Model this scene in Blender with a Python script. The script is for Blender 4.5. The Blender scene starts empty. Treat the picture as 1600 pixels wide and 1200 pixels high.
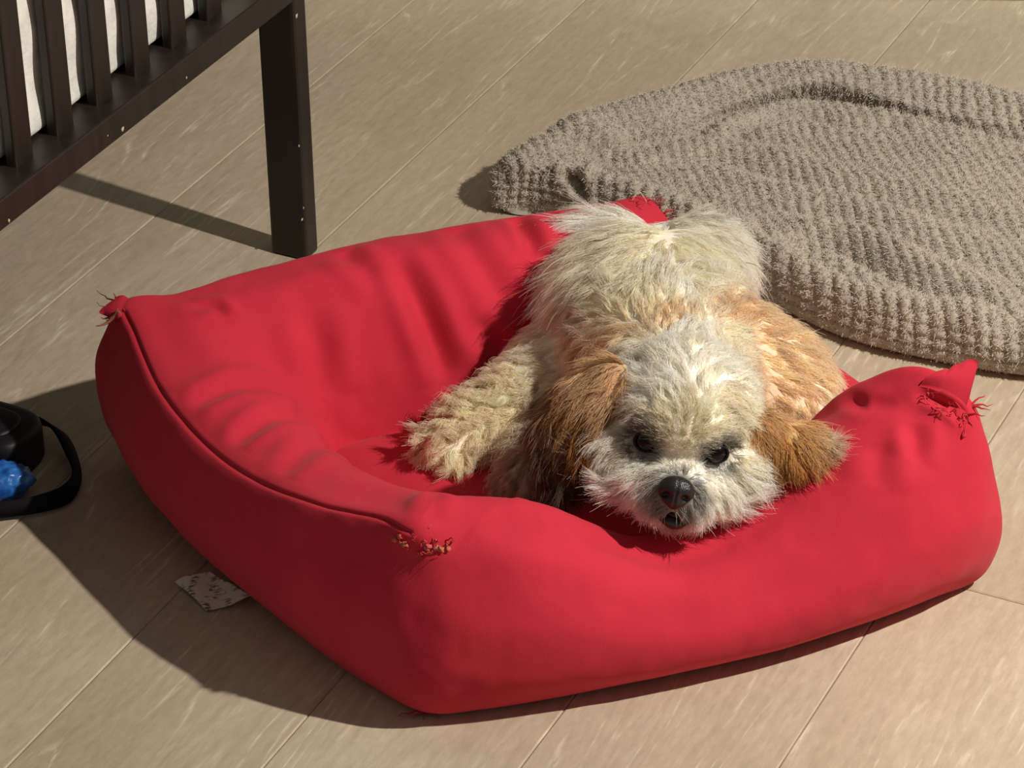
import bpy, bmesh, math, random
import numpy as np
from mathutils import Vector, Matrix
from mathutils.bvhtree import BVHTree
from mathutils.kdtree import KDTree

random.seed(4); np.random.seed(4)
RS = np.random.RandomState
scene = bpy.context.scene
COL = scene.collection

# ------------------------------------------------------------------ camera
FPX = 4785.0
_dn = np.array([100.0, 7600.0, FPX]); _dn /= np.linalg.norm(_dn)
_up = -_dn; _fw = np.array([0, 0, 1.0])
_yy = _fw - _up * (_fw @ _up); _yy /= np.linalg.norm(_yy)
_xx = np.cross(_yy, _up)
CM = np.array([_xx, _yy, _up])                 # world = CM @ (right, down, forward)
CAM = np.array([0, 0, -(CM @ _fw)[2] * 2.8])
cam_d = bpy.data.cameras.new('camera'); cam = bpy.data.objects.new('camera', cam_d); COL.objects.link(cam)
cam_d.sensor_width = 36.0; cam_d.lens = FPX / 1600 * 36; cam_d.clip_start = 0.05
_r, _u, _b = CM @ [1, 0, 0], CM @ [0, -1, 0], CM @ [0, 0, -1]
cam.matrix_world = Matrix(((_r[0], _u[0], _b[0], CAM[0]), (_r[1], _u[1], _b[1], CAM[1]), (_r[2], _u[2], _b[2], CAM[2]), (0, 0, 0, 1)))
scene.camera = cam

# ------------------------------------------------------------------ light
w = bpy.data.worlds.new('room_ambient'); scene.world = w; w.use_nodes = True
w.node_tree.nodes['Background'].inputs[0].default_value = (1.0, 0.93, 0.84, 1)
w.node_tree.nodes['Background'].inputs[1].default_value = 0.14
ld = bpy.data.lights.new('room_lamp', 'POINT'); lo = bpy.data.objects.new('room_lamp', ld); COL.objects.link(lo)
lo.location = (1.26, 1.67, 1.52); ld.energy = 160.0; ld.color = (1.0, 0.925, 0.82); ld.shadow_soft_size = 0.022
vs = scene.view_settings
vs.view_transform = 'Standard'; vs.look = 'None'; vs.gamma = 1.0; vs.use_curve_mapping = False; vs.exposure = 0.0
scene.display_settings.display_device = 'sRGB'
scene.cycles.max_bounces = 14; scene.cycles.diffuse_bounces = 9; scene.cycles.transmission_bounces = 9

# ------------------------------------------------------------------ helpers
def ray(px, py):
    r = CM @ np.array([px - 800.0, py - 600.0, FPX]); return r / np.linalg.norm(r)
def g(px, py, z=0.0):
    """world point at height z seen at that place of the photograph"""
    r = ray(px, py); return CAM + r * ((z - CAM[2]) / r[2])
def lin(c):
    c = np.asarray(c, float) / 255.0
    return np.where(c <= 0.04045, c / 12.92, ((c + 0.055) / 1.055) ** 2.4)
def l4(*c): return tuple(lin(c)) + (1.0,)
def tag(o, label=None, cat=None, group=None, kind=None):
    if label: o['label'] = label
    if cat: o['category'] = cat
    if group: o['group'] = group
    if kind: o['kind'] = kind
    return o
def empty(name, loc=(0, 0, 0), rz=0.0):
    o = bpy.data.objects.new(name, None); COL.objects.link(o); o.location = loc; o.rotation_euler = (0, 0, rz)
    o.empty_display_size = 0.05
    return o
def link(name, me, mat=None, parent=None, smooth=True):
    o = bpy.data.objects.new(name, me); COL.objects.link(o)
    if mat is not None and not me.materials: me.materials.append(mat)
    if parent is not None: o.parent = parent
    if smooth and len(me.polygons): me.polygons.foreach_set('use_smooth', [True] * len(me.polygons))
    return o
def mesh_np(name, V, F):
    me = bpy.data.meshes.new(name); me.from_pydata([tuple(v) for v in V], [], [tuple(f) for f in F]); me.update()
    return me
def mesh_quads(name, V, Q):
    """fast quad mesh from numpy"""
    V = np.asarray(V, np.float32); Q = np.asarray(Q, np.int32)
    me = bpy.data.meshes.new(name)
    me.vertices.add(len(V)); me.vertices.foreach_set('co', V.ravel())
    k = Q.shape[1]
    me.loops.add(Q.size); me.loops.foreach_set('vertex_index', Q.ravel())
    me.polygons.add(len(Q)); me.polygons.foreach_set('loop_start', np.arange(0, Q.size, k, dtype=np.int32))
    me.polygons.foreach_set('loop_total', np.full(len(Q), k, np.int32))
    me.update(calc_edges=True); me.validate()
    return me
def grid_quads(nu, nv, wrap):
    i, j = np.meshgrid(np.arange(nu if wrap else nu - 1), np.arange(nv - 1), indexing='ij')
    i2 = (i + 1) % nu
    return np.stack([i * nv + j, i2 * nv + j, i2 * nv + j + 1, i * nv + j + 1], -1).reshape(-1, 4)
def box_bm(bm, c, s, rot=None, bev=0.0, seg=2):
    r = bmesh.ops.create_cube(bm, size=1.0)
    vs_ = r['verts']
    for v in vs_: v.co = Vector((v.co.x * s[0], v.co.y * s[1], v.co.z * s[2]))
    if bev:
        es = list({e for v in vs_ for e in v.link_edges})
        rr = bmesh.ops.bevel(bm, geom=es, offset=bev, segments=seg, profile=0.5, affect='EDGES')
        vs_ = list({v for f in rr['faces'] for v in f.verts} | {v for v in vs_ if v.is_valid})
    for v in vs_:
        if rot is not None: v.co = rot @ v.co
        v.co += Vector(c)
    return vs_
def box(name, c, s, mat, parent=None, rz=0.0, bev=0.0, seg=2):
    bm = bmesh.new(); box_bm(bm, (0, 0, 0), s, None, bev, seg)
    me = bpy.data.meshes.new(name); bm.to_mesh(me); bm.free()
    o = link(name, me, mat, parent, smooth=False); o.location = c; o.rotation_euler = (0, 0, rz)
    return o
def tube(pts, rad, n=8):
    """swept tube with radii, closed at both ends; returns V, F"""
    pts = np.asarray(pts, float); m = len(pts); rad = np.broadcast_to(np.asarray(rad, float), (m,))
    V, F = [], []
    t = np.gradient(pts, axis=0); t /= np.linalg.norm(t, axis=1)[:, None] + 1e-12
    ref = np.array([0, 0, 1.0]) if abs(t[0][2]) < 0.9 else np.array([1.0, 0, 0])
    for i in range(m):
        a = np.cross(t[i], ref); a /= np.linalg.norm(a) + 1e-12; b = np.cross(t[i], a); ref = np.cross(a, t[i])
        for k in range(n):
            q = 2 * math.pi * k / n
            V.append(pts[i] + rad[i] * (math.cos(q) * a + math.sin(q) * b))
    for i in range(m - 1):
        for k in range(n):
            F.append((i * n + k, i * n + (k + 1) % n, (i + 1) * n + (k + 1) % n, (i + 1) * n + k))
    F.append(tuple(range(n))[::-1]); F.append(tuple((m - 1) * n + k for k in range(n)))
    return V, F
def spline(P, n, closed=False):
    """Catmull-Rom through P (any dimension)"""
    P = np.asarray(P, float); m = len(P)
    ts = np.linspace(0, m if closed else m - 1, n, endpoint=not closed)
    i = np.floor(ts).astype(int)
    if not closed: i = np.minimum(i, m - 2)
    f = (ts - i).reshape((-1,) + (1,) * (P.ndim - 1))
    ix = (lambda k: k % m) if closed else (lambda k: np.clip(k, 0, m - 1))
    a, b, c, d = P[ix(i - 1)], P[ix(i)], P[ix(i + 1)], P[ix(i + 2)]
    return 0.5 * (2 * b + (c - a) * f + (2 * a - 5 * b + 4 * c - d) * f ** 2 + (3 * b - a - 3 * c + d) * f ** 3)
def vnoise(P, scale, seed, octaves=1):
    """smooth value noise, numpy, in [-1,1]"""
    P = np.asarray(P, float); out = np.zeros(len(P)); amp = 1.0; tot = 0
    for o in range(octaves):
        rs = RS(seed + o * 17); tab = rs.uniform(-1, 1, (32, 32, 32))
        q = P * scale * 2 ** o + 100.0; i = np.floor(q).astype(int); f = q - i; f = f * f * (3 - 2 * f)
        r = 0
        for dx in (0, 1):
            for dy in (0, 1):
                for dz in (0, 1):
                    wgt = (f[:, 0] if dx else 1 - f[:, 0]) * (f[:, 1] if dy else 1 - f[:, 1]) * (f[:, 2] if dz else 1 - f[:, 2])
                    r = r + wgt * tab[(i[:, 0] + dx) % 32, (i[:, 1] + dy) % 32, (i[:, 2] + dz) % 32]
        out += amp * r; tot += amp; amp *= 0.5
    return out / tot
def normals_np(V, Q):
    n = np.zeros_like(V)
    fn = np.cross(V[Q[:, 2]] - V[Q[:, 0]], V[Q[:, 3]] - V[Q[:, 1]])
    for k in range(4): np.add.at(n, Q[:, k], fn)
    return n / (np.linalg.norm(n, axis=1)[:, None] + 1e-12)
def bvh_of(V, Q): return BVHTree.FromPolygons([tuple(map(float, v)) for v in V], [tuple(map(int, q)) for q in Q])
def hit(bvh, px, py):
    r = ray(px, py); h = bvh.ray_cast(Vector(CAM), Vector(r))
    if h[0] is None:
        best = None                               # miss: closest approach of the ray
        for d in np.linspace(2.0, 3.2, 60):
            p = CAM + r * d; q = bvh.find_nearest(Vector(p))
            if best is None or q[3] < best[1]: best = (q[0], q[3])
        return np.array(best[0])
    return np.array(h[0])
def seg_dist(V, poly):
    """distance of V to a polyline, and 0..1 along it"""
    poly = np.asarray(poly, float); best = np.full(len(V), 1e9); par = np.zeros(len(V)); n = len(poly) - 1
    for k in range(n):
        a, b = poly[k], poly[k + 1]; ab = b - a
        t = np.clip(((V - a) @ ab) / (ab @ ab + 1e-12), 0, 1)
        d = np.linalg.norm(V - (a + t[:, None] * ab), axis=1); m = d < best
        best[m] = d[m]; par[m] = (k + t[m]) / n
    return best, par

# ------------------------------------------------------------------ material helpers
class NT:
    def __init__(s, name):
        s.m = bpy.data.materials.new(name); s.m.use_nodes = True; s.t = s.m.node_tree; s.n = s.t.nodes; s.b = s.n['Principled BSDF']
    def node(s, typ, **kw):
        x = s.n.new(typ)
        for k, v in kw.items():
            if k.startswith('i_'):
                key = k[2:]; key = int(key) if key.isdigit() else key
                x.inputs[key].default_value = v
            else: setattr(x, k, v)
        return x
    def l(s, a, b): s.t.links.new(a, b)
    def ramp(s, fac, stops):
        r = s.n.new('ShaderNodeValToRGB'); cr = r.color_ramp
        while len(cr.elements) < len(stops): cr.elements.new(0.5)
        for e, (p, c) in zip(cr.elements, stops): e.position = p; e.color = c
        s.l(fac, r.inputs[0]); return r.outputs[0]
    def mix(s, fac, a, b, mode='MIX'):
        x = s.n.new('ShaderNodeMix'); x.data_type = 'RGBA'; x.blend_type = mode
        for sock, v in ((x.inputs[0], fac), (x.inputs[6], a), (x.inputs[7], b)):
            if hasattr(v, 'is_linked'): s.l(v, sock)
            else: sock.default_value = v
        return x.outputs[2]
    def bump(s, h, strength, dist):
        b = s.n.new('ShaderNodeBump'); b.inputs['Strength'].default_value = strength; b.inputs['Distance'].default_value = dist
        s.l(h, b.inputs['Height']); s.l(b.outputs[0], s.b.inputs['Normal']); return b
    def math(s, op, a, b=None):
        x = s.n.new('ShaderNodeMath'); x.operation = op
        for sock, v in ((x.inputs[0], a), (x.inputs[1], b)):
            if v is None: continue
            if hasattr(v, 'is_linked'): s.l(v, sock)
            else: sock.default_value = v
        return x.outputs[0]
def simple(name, rgb, rough=0.6, spec=0.5, noise=0.0, scale=60.0, coat=0.0):
    t = NT(name); t.b.inputs['Roughness'].default_value = rough; t.b.inputs['Specular IOR Level'].default_value = spec
    c = l4(*rgb)
    if noise:
        tc = t.node('ShaderNodeTexCoord'); nz = t.node('ShaderNodeTexNoise', i_Scale=scale, i_Detail=4.0); t.l(tc.outputs['Object'], nz.inputs['Vector'])
        lo_ = tuple(x * (1 - noise) for x in c[:3]) + (1,); hi_ = tuple(min(1, x * (1 + noise)) for x in c[:3]) + (1,)
        t.l(t.ramp(nz.outputs[0], [(0.3, lo_), (0.7, hi_)]), t.b.inputs['Base Color'])
        t.bump(nz.outputs[0], 0.15, 0.001)
    else: t.b.inputs['Base Color'].default_value = c
    if coat: t.b.inputs['Coat Weight'].default_value = coat
    return t.m

def wood_floor():
    t = NT('whitewashed_oak')
    tc = t.node('ShaderNodeTexCoord'); oi = t.node('ShaderNodeObjectInfo')
    off = t.node('ShaderNodeVectorMath', operation='SCALE'); off.inputs[0].default_value = (37.0, 91.0, 13.0); t.l(oi.outputs['Random'], off.inputs['Scale'])
    add = t.node('ShaderNodeVectorMath', operation='ADD'); t.l(tc.outputs['Object'], add.inputs[0]); t.l(off.outputs[0], add.inputs[1])
    def mp(sc):
        m = t.node('ShaderNodeMapping'); m.inputs['Scale'].default_value = sc; t.l(add.outputs[0], m.inputs['Vector']); return m.outputs[0]
    # cathedral figure: contour bands of a stretched noise
    n1 = t.node('ShaderNodeTexNoise', i_Scale=1.0, i_Detail=2.0, i_Roughness=0.45); t.l(mp((1.3, 11.0, 1)), n1.inputs['Vector'])
    bands = t.math('FRACT', t.math('MULTIPLY', n1.outputs[0], 17.0))
    figure = t.ramp(bands, [(0.0, (0, 0, 0, 1)), (0.45, (0.25, 0.25, 0.25, 1)), (0.86, (0.7, 0.7, 0.7, 1)), (1.0, (0, 0, 0, 1))])
    n2 = t.node('ShaderNodeTexNoise', i_Scale=1.0, i_Detail=5.0, i_Roughness=0.6); t.l(mp((26.0, 170.0, 1)), n2.inputs['Vector'])
    n3 = t.node('ShaderNodeTexNoise', i_Scale=1.0, i_Detail=3.0); t.l(mp((3.0, 7.0, 1)), n3.inputs['Vector'])
    n4 = t.node('ShaderNodeTexNoise', i_Scale=1.0, i_Detail=2.0); t.l(mp((46.0, 300.0, 1)), n4.inputs['Vector'])
    base = t.ramp(n3.outputs[0], [(0.25, l4(186, 171, 149)), (0.55, l4(199, 184, 163)), (0.8, l4(208, 195, 175))])
    base = t.mix(t.math('MULTIPLY', figure, 0.34), base, l4(174, 156, 129))
    grain = t.ramp(n2.outputs[0], [(0.35, (0.8, 0.79, 0.77, 1)), (0.62, (1, 1, 1, 1))])
    base = t.mix(0.45, base, grain, 'MULTIPLY')
    n5 = t.node('ShaderNodeTexNoise', i_Scale=1.0, i_Detail=3.0); t.l(mp((7.0, 22.0, 1)), n5.inputs['Vector'])
    lines = t.ramp(bands, [(0.70, (0, 0, 0, 1)), (0.90, (1, 1, 1, 1)), (0.99, (0, 0, 0, 1))])
    patch = t.ramp(n5.outputs[0], [(0.42, (0, 0, 0, 1)), (0.62, (1, 1, 1, 1))])
    brk = t.ramp(n4.outputs[0], [(0.40, (0, 0, 0, 1)), (0.66, (1, 1, 1, 1))])
    pf = t.math('MULTIPLY', t.math('MULTIPLY', lines, patch), t.math('ADD', t.math('MULTIPLY', brk, 0.65), 0.10))
    base = t.mix(pf, base, l4(238, 228, 208))
    n6 = t.node('ShaderNodeTexNoise', i_Scale=1.0, i_Detail=4.0, i_Roughness=0.7); t.l(mp((60.0, 160.0, 1)), n6.inputs['Vector'])
    mott = t.ramp(n6.outputs[0], [(0.3, (0.88, 0.875, 0.86, 1)), (0.7, (1.06, 1.06, 1.06, 1))])
    base = t.mix(1.0, base, mott, 'MULTIPLY')
    tone = t.ramp(oi.outputs['Random'], [(0.0, (0.98, 0.98, 0.98, 1)), (1.0, (1.04, 1.03, 1.02, 1))])
    base = t.mix(1.0, base, tone, 'MULTIPLY')
    t.l(base, t.b.inputs['Base Color'])
    t.b.inputs['Roughness'].default_value = 0.5; t.b.inputs['Specular IOR Level'].default_value = 0.3
    t.bump(n2.outputs[0], 0.10, 0.0006)
    return t.m
def red_fabric(name='red_cotton', dark=1.0):
    t = NT(name)
    tc = t.node('ShaderNodeTexCoord')
    n = t.node('ShaderNodeTexNoise', i_Scale=9.0, i_Detail=4.0); t.l(tc.outputs['Object'], n.inputs['Vector'])
    n2 = t.node('ShaderNodeTexNoise', i_Scale=900.0, i_Detail=2.0); t.l(tc.outputs['Object'], n2.inputs['Vector'])
    c = t.ramp(n.outputs[0], [(0.3, l4(192 * dark, 43 * dark, 62 * dark)), (0.7, l4(212 * dark, 52 * dark, 72 * dark))])
    c = t.mix(t.math('MULTIPLY', n2.outputs[0], 0.3), c, l4(150 * dark, 18 * dark, 34 * dark))
    t.l(c, t.b.inputs['Base Color'])
    t.b.inputs['Roughness'].default_value = 0.85; t.b.inputs['Specular IOR Level'].default_value = 0.15
    t.b.inputs['Sheen Weight'].default_value = 0.12; t.b.inputs['Sheen Roughness'].default_value = 0.5
    t.b.inputs['Sheen Tint'].default_value = (1.0, 0.55, 0.55, 1)
    t.bump(n2.outputs[0], 0.25, 0.0006)
    return t.m
def crib_wood():
    t = NT('espresso_lacquer')
    tc = t.node('ShaderNodeTexCoord')
    mpn = t.node('ShaderNodeMapping'); mpn.inputs['Scale'].default_value = (1, 1, 0.15); t.l(tc.outputs['Object'], mpn.inputs['Vector'])
    n = t.node('ShaderNodeTexNoise', i_Scale=70.0, i_Detail=4.0); t.l(mpn.outputs[0], n.inputs['Vector'])
    t.l(t.ramp(n.outputs[0], [(0.3, l4(33, 26, 22)), (0.7, l4(45, 36, 31))]), t.b.inputs['Base Color'])
    t.b.inputs['Roughness'].default_value = 0.42; t.b.inputs['Specular IOR Level'].default_value = 0.4
    t.bump(n.outputs[0], 0.08, 0.0005)
    return t.m
def attr_mat(name, attr, rough=0.7, spec=0.25, sheen=0.0, trans=0.0):
    t = NT(name); a = t.node('ShaderNodeAttribute', attribute_name=attr); t.l(a.outputs['Color'], t.b.inputs['Base Color'])
    t.b.inputs['Roughness'].default_value = rough; t.b.inputs['Specular IOR Level'].default_value = spec
    if sheen: t.b.inputs['Sheen Weight'].default_value = sheen
    if trans:
        tr = t.node('ShaderNodeBsdfTranslucent'); t.l(a.outputs['Color'], tr.inputs['Color']); mx = t.node('ShaderNodeMixShader'); mx.inputs[0].default_value = trans
        t.l(t.b.outputs[0], mx.inputs[1]); t.l(tr.outputs[0], mx.inputs[2]); t.l(mx.outputs[0], t.n['Material Output'].inputs['Surface'])
    return t.m
M_FLOOR = wood_floor(); M_RED = red_fabric(); M_RED_DARK = red_fabric('red_thread', 0.93); M_CRIB = crib_wood()
M_CHIP = simple('bare_wood_chip', (196, 180, 160), 0.7)
M_WHITE = simple('white_paint', (235, 232, 222), 0.45)
M_WALL = simple('wall_paint', (128, 118, 104), 0.8, noise=0.03)  # out-of-frame wall, tone chosen dark to cut its bounce onto the floor
M_FUR = attr_mat('dog_fur', 'fur_color', 0.6, 0.25, trans=0.5)
M_SKIN = attr_mat('dog_skin', 'fur_color', 0.9, 0.1)
M_FUZZ = attr_mat('blanket_fuzz', 'fur_color', 0.9, 0.1)

def add_color(me, name, rgb):
    a = me.attributes.new(name, 'FLOAT_COLOR', 'POINT')
    c = np.ones((len(me.vertices), 4), np.float32); c[:, :3] = rgb; a.data.foreach_set('color', c.ravel())
def hair_object(name, paths, radius, colors, mat, parent):
    """paths (N,S,3), radius (N,S), colors (N,S,3) as one hair-curves object"""
    N, S, _ = paths.shape
    hc = bpy.data.hair_curves.new(name); hc.add_curves([S] * N)
    hc.attributes['position'].data.foreach_set('vector', paths.astype(np.float32).ravel())
    ra = hc.attributes.get('radius') or hc.attributes.new('radius', 'FLOAT', 'POINT')
    ra.data.foreach_set('value', radius.astype(np.float32).ravel())
    ca = hc.attributes.new('fur_color', 'FLOAT_COLOR', 'POINT')
    c = np.ones((N * S, 4), np.float32); c[:, :3] = colors.reshape(-1, 3); ca.data.foreach_set('color', c.ravel())
    hc.materials.append(mat)
    o = bpy.data.objects.new(name, hc); COL.objects.link(o); o.parent = parent; o['kind'] = 'stuff'
    return o
def sample_tris(V, T, n, rs, weight=None):
    a, b, c = V[T[:, 0]], V[T[:, 1]], V[T[:, 2]]
    fn = np.cross(b - a, c - a); ar = np.linalg.norm(fn, axis=1)
    wgt = ar if weight is None else ar * weight
    k = rs.choice(len(T), n, p=wgt / wgt.sum())
    u, v = rs.rand(n), rs.rand(n); m = u + v > 1; u[m] = 1 - u[m]; v[m] = 1 - v[m]
    return a[k] + u[:, None] * (b[k] - a[k]) + v[:, None] * (c[k] - a[k]), k, (1 - u - v, u, v)
def unit(a): return a / (np.linalg.norm(a, axis=-1, keepdims=True) + 1e-12)

# ------------------------------------------------------------------ floor
AZ = math.radians(63.5)
PD = np.array([math.cos(AZ), math.sin(AZ), 0]); QD = np.array([math.sin(AZ), -math.cos(AZ), 0]); ZD = np.array([0, 0, 1.0])
def pq(p, q, z=0.0): return PD * p + QD * q + ZD * z
floor = empty('floor'); tag(floor, 'whitewashed oak plank floor running diagonally under everything', kind='structure')
PW, PL = 0.1777, 1.25
def plank_mesh():
    bm = bmesh.new(); L, W, T, b = PL - 0.0006, PW - 0.0005, 0.012, 0.0013
    prof = [(-W / 2, -T), (-W / 2, -b * 0.7), (-W / 2 + b, 0), (W / 2 - b, 0), (W / 2, -b * 0.7), (W / 2, -T)]
    rows = []
    for x, ins in ((-L / 2, 1), (-L / 2 + b, 0), (L / 2 - b, 0), (L / 2, 1)):
        rows.append([bm.verts.new((x, y, z if not (ins and z > -T) else min(z, -b * 0.7))) for y, z in prof])
    for a, c in zip(rows, rows[1:]):
        for k in range(len(prof) - 1): bm.faces.new((a[k], c[k], c[k + 1], a[k + 1]))
        bm.faces.new((a[-1], c[-1], c[0], a[0]))
    bm.faces.new(rows[0][::-1]); bm.faces.new(rows[-1])
    bmesh.ops.recalc_face_normals(bm, faces=bm.faces)
    me = bpy.data.meshes.new('plank'); bm.to_mesh(me); bm.free(); me.materials.append(M_FLOOR); return me
PM = plank_mesh()
rs = RS(11)
for r_ in range(-8, 14):
    q = -1.521 + PW * (r_ + 0.5)
    start = {3: 3.01, 5: 1.995}.get(r_, None)
    start = (start % PL) if start is not None else rs.uniform(0, PL)
    start = {0: 1.70, 1: 1.91, 2: 1.90, 4: 2.06, -1: 1.62, 6: 1.3}.get(r_, start) % PL
    for k in range(-1, 4):
        p = start + PL * (k + 0.5)
        c = pq(p, q)
        if not (-1.9 < c[0] < 2.2 and 0.5 < c[1] < 4.0): continue
        o = link('plank', PM, None, floor, smooth=False); o.location = c; o.rotation_euler = (0, 0, AZ)
# wall at the far side: only its white skirting grazes the top edge of the photograph
WA, WB = g(1330, -1.0), g(1600, 1.6)
wd = unit((WB - WA)); wang = math.atan2(wd[1], wd[0]); wn = np.array([-wd[1], wd[0], 0])
wc = WA + wd * 0.55
o = box('baseboard_back', wc + wn * 0.0075 + ZD * 0.05, (2.6, 0.015, 0.10), M_WHITE, None, wang, 0.003); tag(o, 'white skirting board along the far wall', kind='structure')
o = box('wall_back', wc + wn * 0.065 + ZD * 0.7, (2.6, 0.10, 1.4), M_WALL, None, wang); tag(o, 'unseen taupe wall beyond the grey mat, darkened to cut bounce light', kind='structure')

# ------------------------------------------------------------------ crib
def build_crib():
    root = empty('crib', pq(2.25, -1.36)); tag(root, 'dark espresso wooden slatted crib at the upper left', 'crib')
    inv = Vector(root.location)
    def part(name, p0, p1, q0, q1, z0, z1, bev=0.003, mat=M_CRIB):
        c = pq((p0 + p1) / 2, (q0 + q1) / 2, (z0 + z1) / 2)
        return box(name, Vector(c) - inv, (p1 - p0, q1 - q0, z1 - z0), mat, root, AZ, bev)
    zt = 0.86
    leg = part('corner_post', 2.237, 2.262, -1.378, -1.338, 0.0, zt, 0.0035)
    part('corner_post', 1.15, 1.175, -1.378, -1.338, 0.0, zt, 0.0035)
    part('corner_post', 2.237, 2.262, -1.99, -1.95, 0.0, zt, 0.0035)
    part('corner_post', 1.15, 1.175, -1.99, -1.95, 0.0, zt, 0.0035)
    rail = part('bottom_rail', 1.172, 2.240, -1.386, -1.3385, 0.277, 0.304, 0.002)
    part('top_rail', 1.172, 2.240, -1.378, -1.3385, 0.80, 0.855, 0.004)
    part('bottom_rail', 1.172, 2.240, -1.99, -1.95, 0.280, 0.304, 0.002)
    part('end_rail', 2.239, 2.260, -1.955, -1.375, 0.280, 0.304, 0.002)
    part('end_rail', 1.152, 1.173, -1.955, -1.375, 0.280, 0.304, 0.002)
    part('mattress_base', 1.18, 2.232, -1.95, -1.388, 0.283, 0.298, 0.002)
    k = 0; sm = None
    p = 2.134
    while p > 1.19:
        if sm is None:
            s_ = part('slat', p - 0.013, p + 0.013, -1.3685, -1.3580, 0.302, 0.802, 0.002); sm = s_.data
        else:
            s_ = link('slat', sm, None, root, smooth=False); s_.location = Vector(pq(p, -1.36325, 0.552)) - inv; s_.rotation_euler = (0, 0, AZ)
        p -= 0.0612
    # bare spots where the lacquer is chipped
    def chip(par, px, py, q_plane, r_, seed):
        rs_ = RS(seed); rr = ray(px, py); tt = (q_plane - CAM @ QD) / (rr @ QD); c = CAM + rr * tt
        V = [c + QD * 0.0009]; n = 9
        for k_ in range(n):
            a = 2 * math.pi * k_ / n; rad = r_ * rs_.uniform(0.45, 1.25)
            V.append(c + PD * math.cos(a) * rad * 0.8 + ZD * math.sin(a) * rad + QD * 0.0002)
        V = [Vector(v) - inv - par.location for v in V]
        R = Matrix.Rotation(-AZ, 3, 'Z'); V = [R @ v for v in V]
        link('paint_chip', mesh_np('paint_chip', V, [(0, k_ + 1, (k_ + 1) % n + 1) for k_ in range(n)]), M_CHIP, par, smooth=False)
    chip(leg, 463, 25, -1.338, 0.0034, 1); chip(leg, 467, 228, -1.338, 0.0018, 2); chip(leg, 472, 343, -1.338, 0.0020, 3); chip(leg, 474, 325, -1.338, 0.0012, 4)
    for i, (x, y, r_) in enumerate([(192, 202, 0.0028), (291, 122, 0.0014), (168, 212, 0.0012), (14, 345, 0.0022)]): chip(rail, x, y, -1.3385, r_, 7 + i)
    return root
build_crib()
def build_mattress():
    # quilted white mattress standing behind the slats
    P0, P1, Q0, Q1, Z0, Z1 = 1.185, 2.228, -1.945, -1.3735, 0.3052, 0.56
    bm = bmesh.new(); box_bm(bm, (0, 0, 0), (P1 - P0, Q1 - Q0, Z1 - Z0), None, 0.008, 4)
    bmesh.ops.subdivide_edges(bm, edges=[e for e in bm.edges if e.calc_length() > 0.06], cuts=40, use_grid_fill=True)
    for v in bm.verts:
        a = math.sin(v.co.x * 55) * math.sin(v.co.z * 50) + math.sin(v.co.x * 23 + v.co.z * 70)
        v.co.y += 0.0016 * a * (1 if v.co.y > 0 else -1)
    me = bpy.data.meshes.new('crib_mattress'); bm.to_mesh(me); bm.free()
    t = NT('white_quilted_cotton'); tc = t.node('ShaderNodeTexCoord')
    n = t.node('ShaderNodeTexNoise', i_Scale=55.0, i_Detail=6.0, i_Roughness=0.65); t.l(tc.outputs['Object'], n.inputs['Vector'])
    t.l(t.ramp(n.outputs[0], [(0.3, l4(214, 212, 204)), (0.6, l4(240, 239, 233))]), t.b.inputs['Base Color'])
    t.b.inputs['Roughness'].default_value = 0.9; t.bump(n.outputs[0], 0.5, 0.004)
    o = link('crib_mattress', me, t.m); o.location = pq((P0 + P1) / 2, (Q0 + Q1) / 2, (Z0 + Z1) / 2); o.rotation_euler = (0, 0, AZ)
    tag(o, 'white quilted mattress behind the dark crib slats', 'mattress')
build_mattress()

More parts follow.
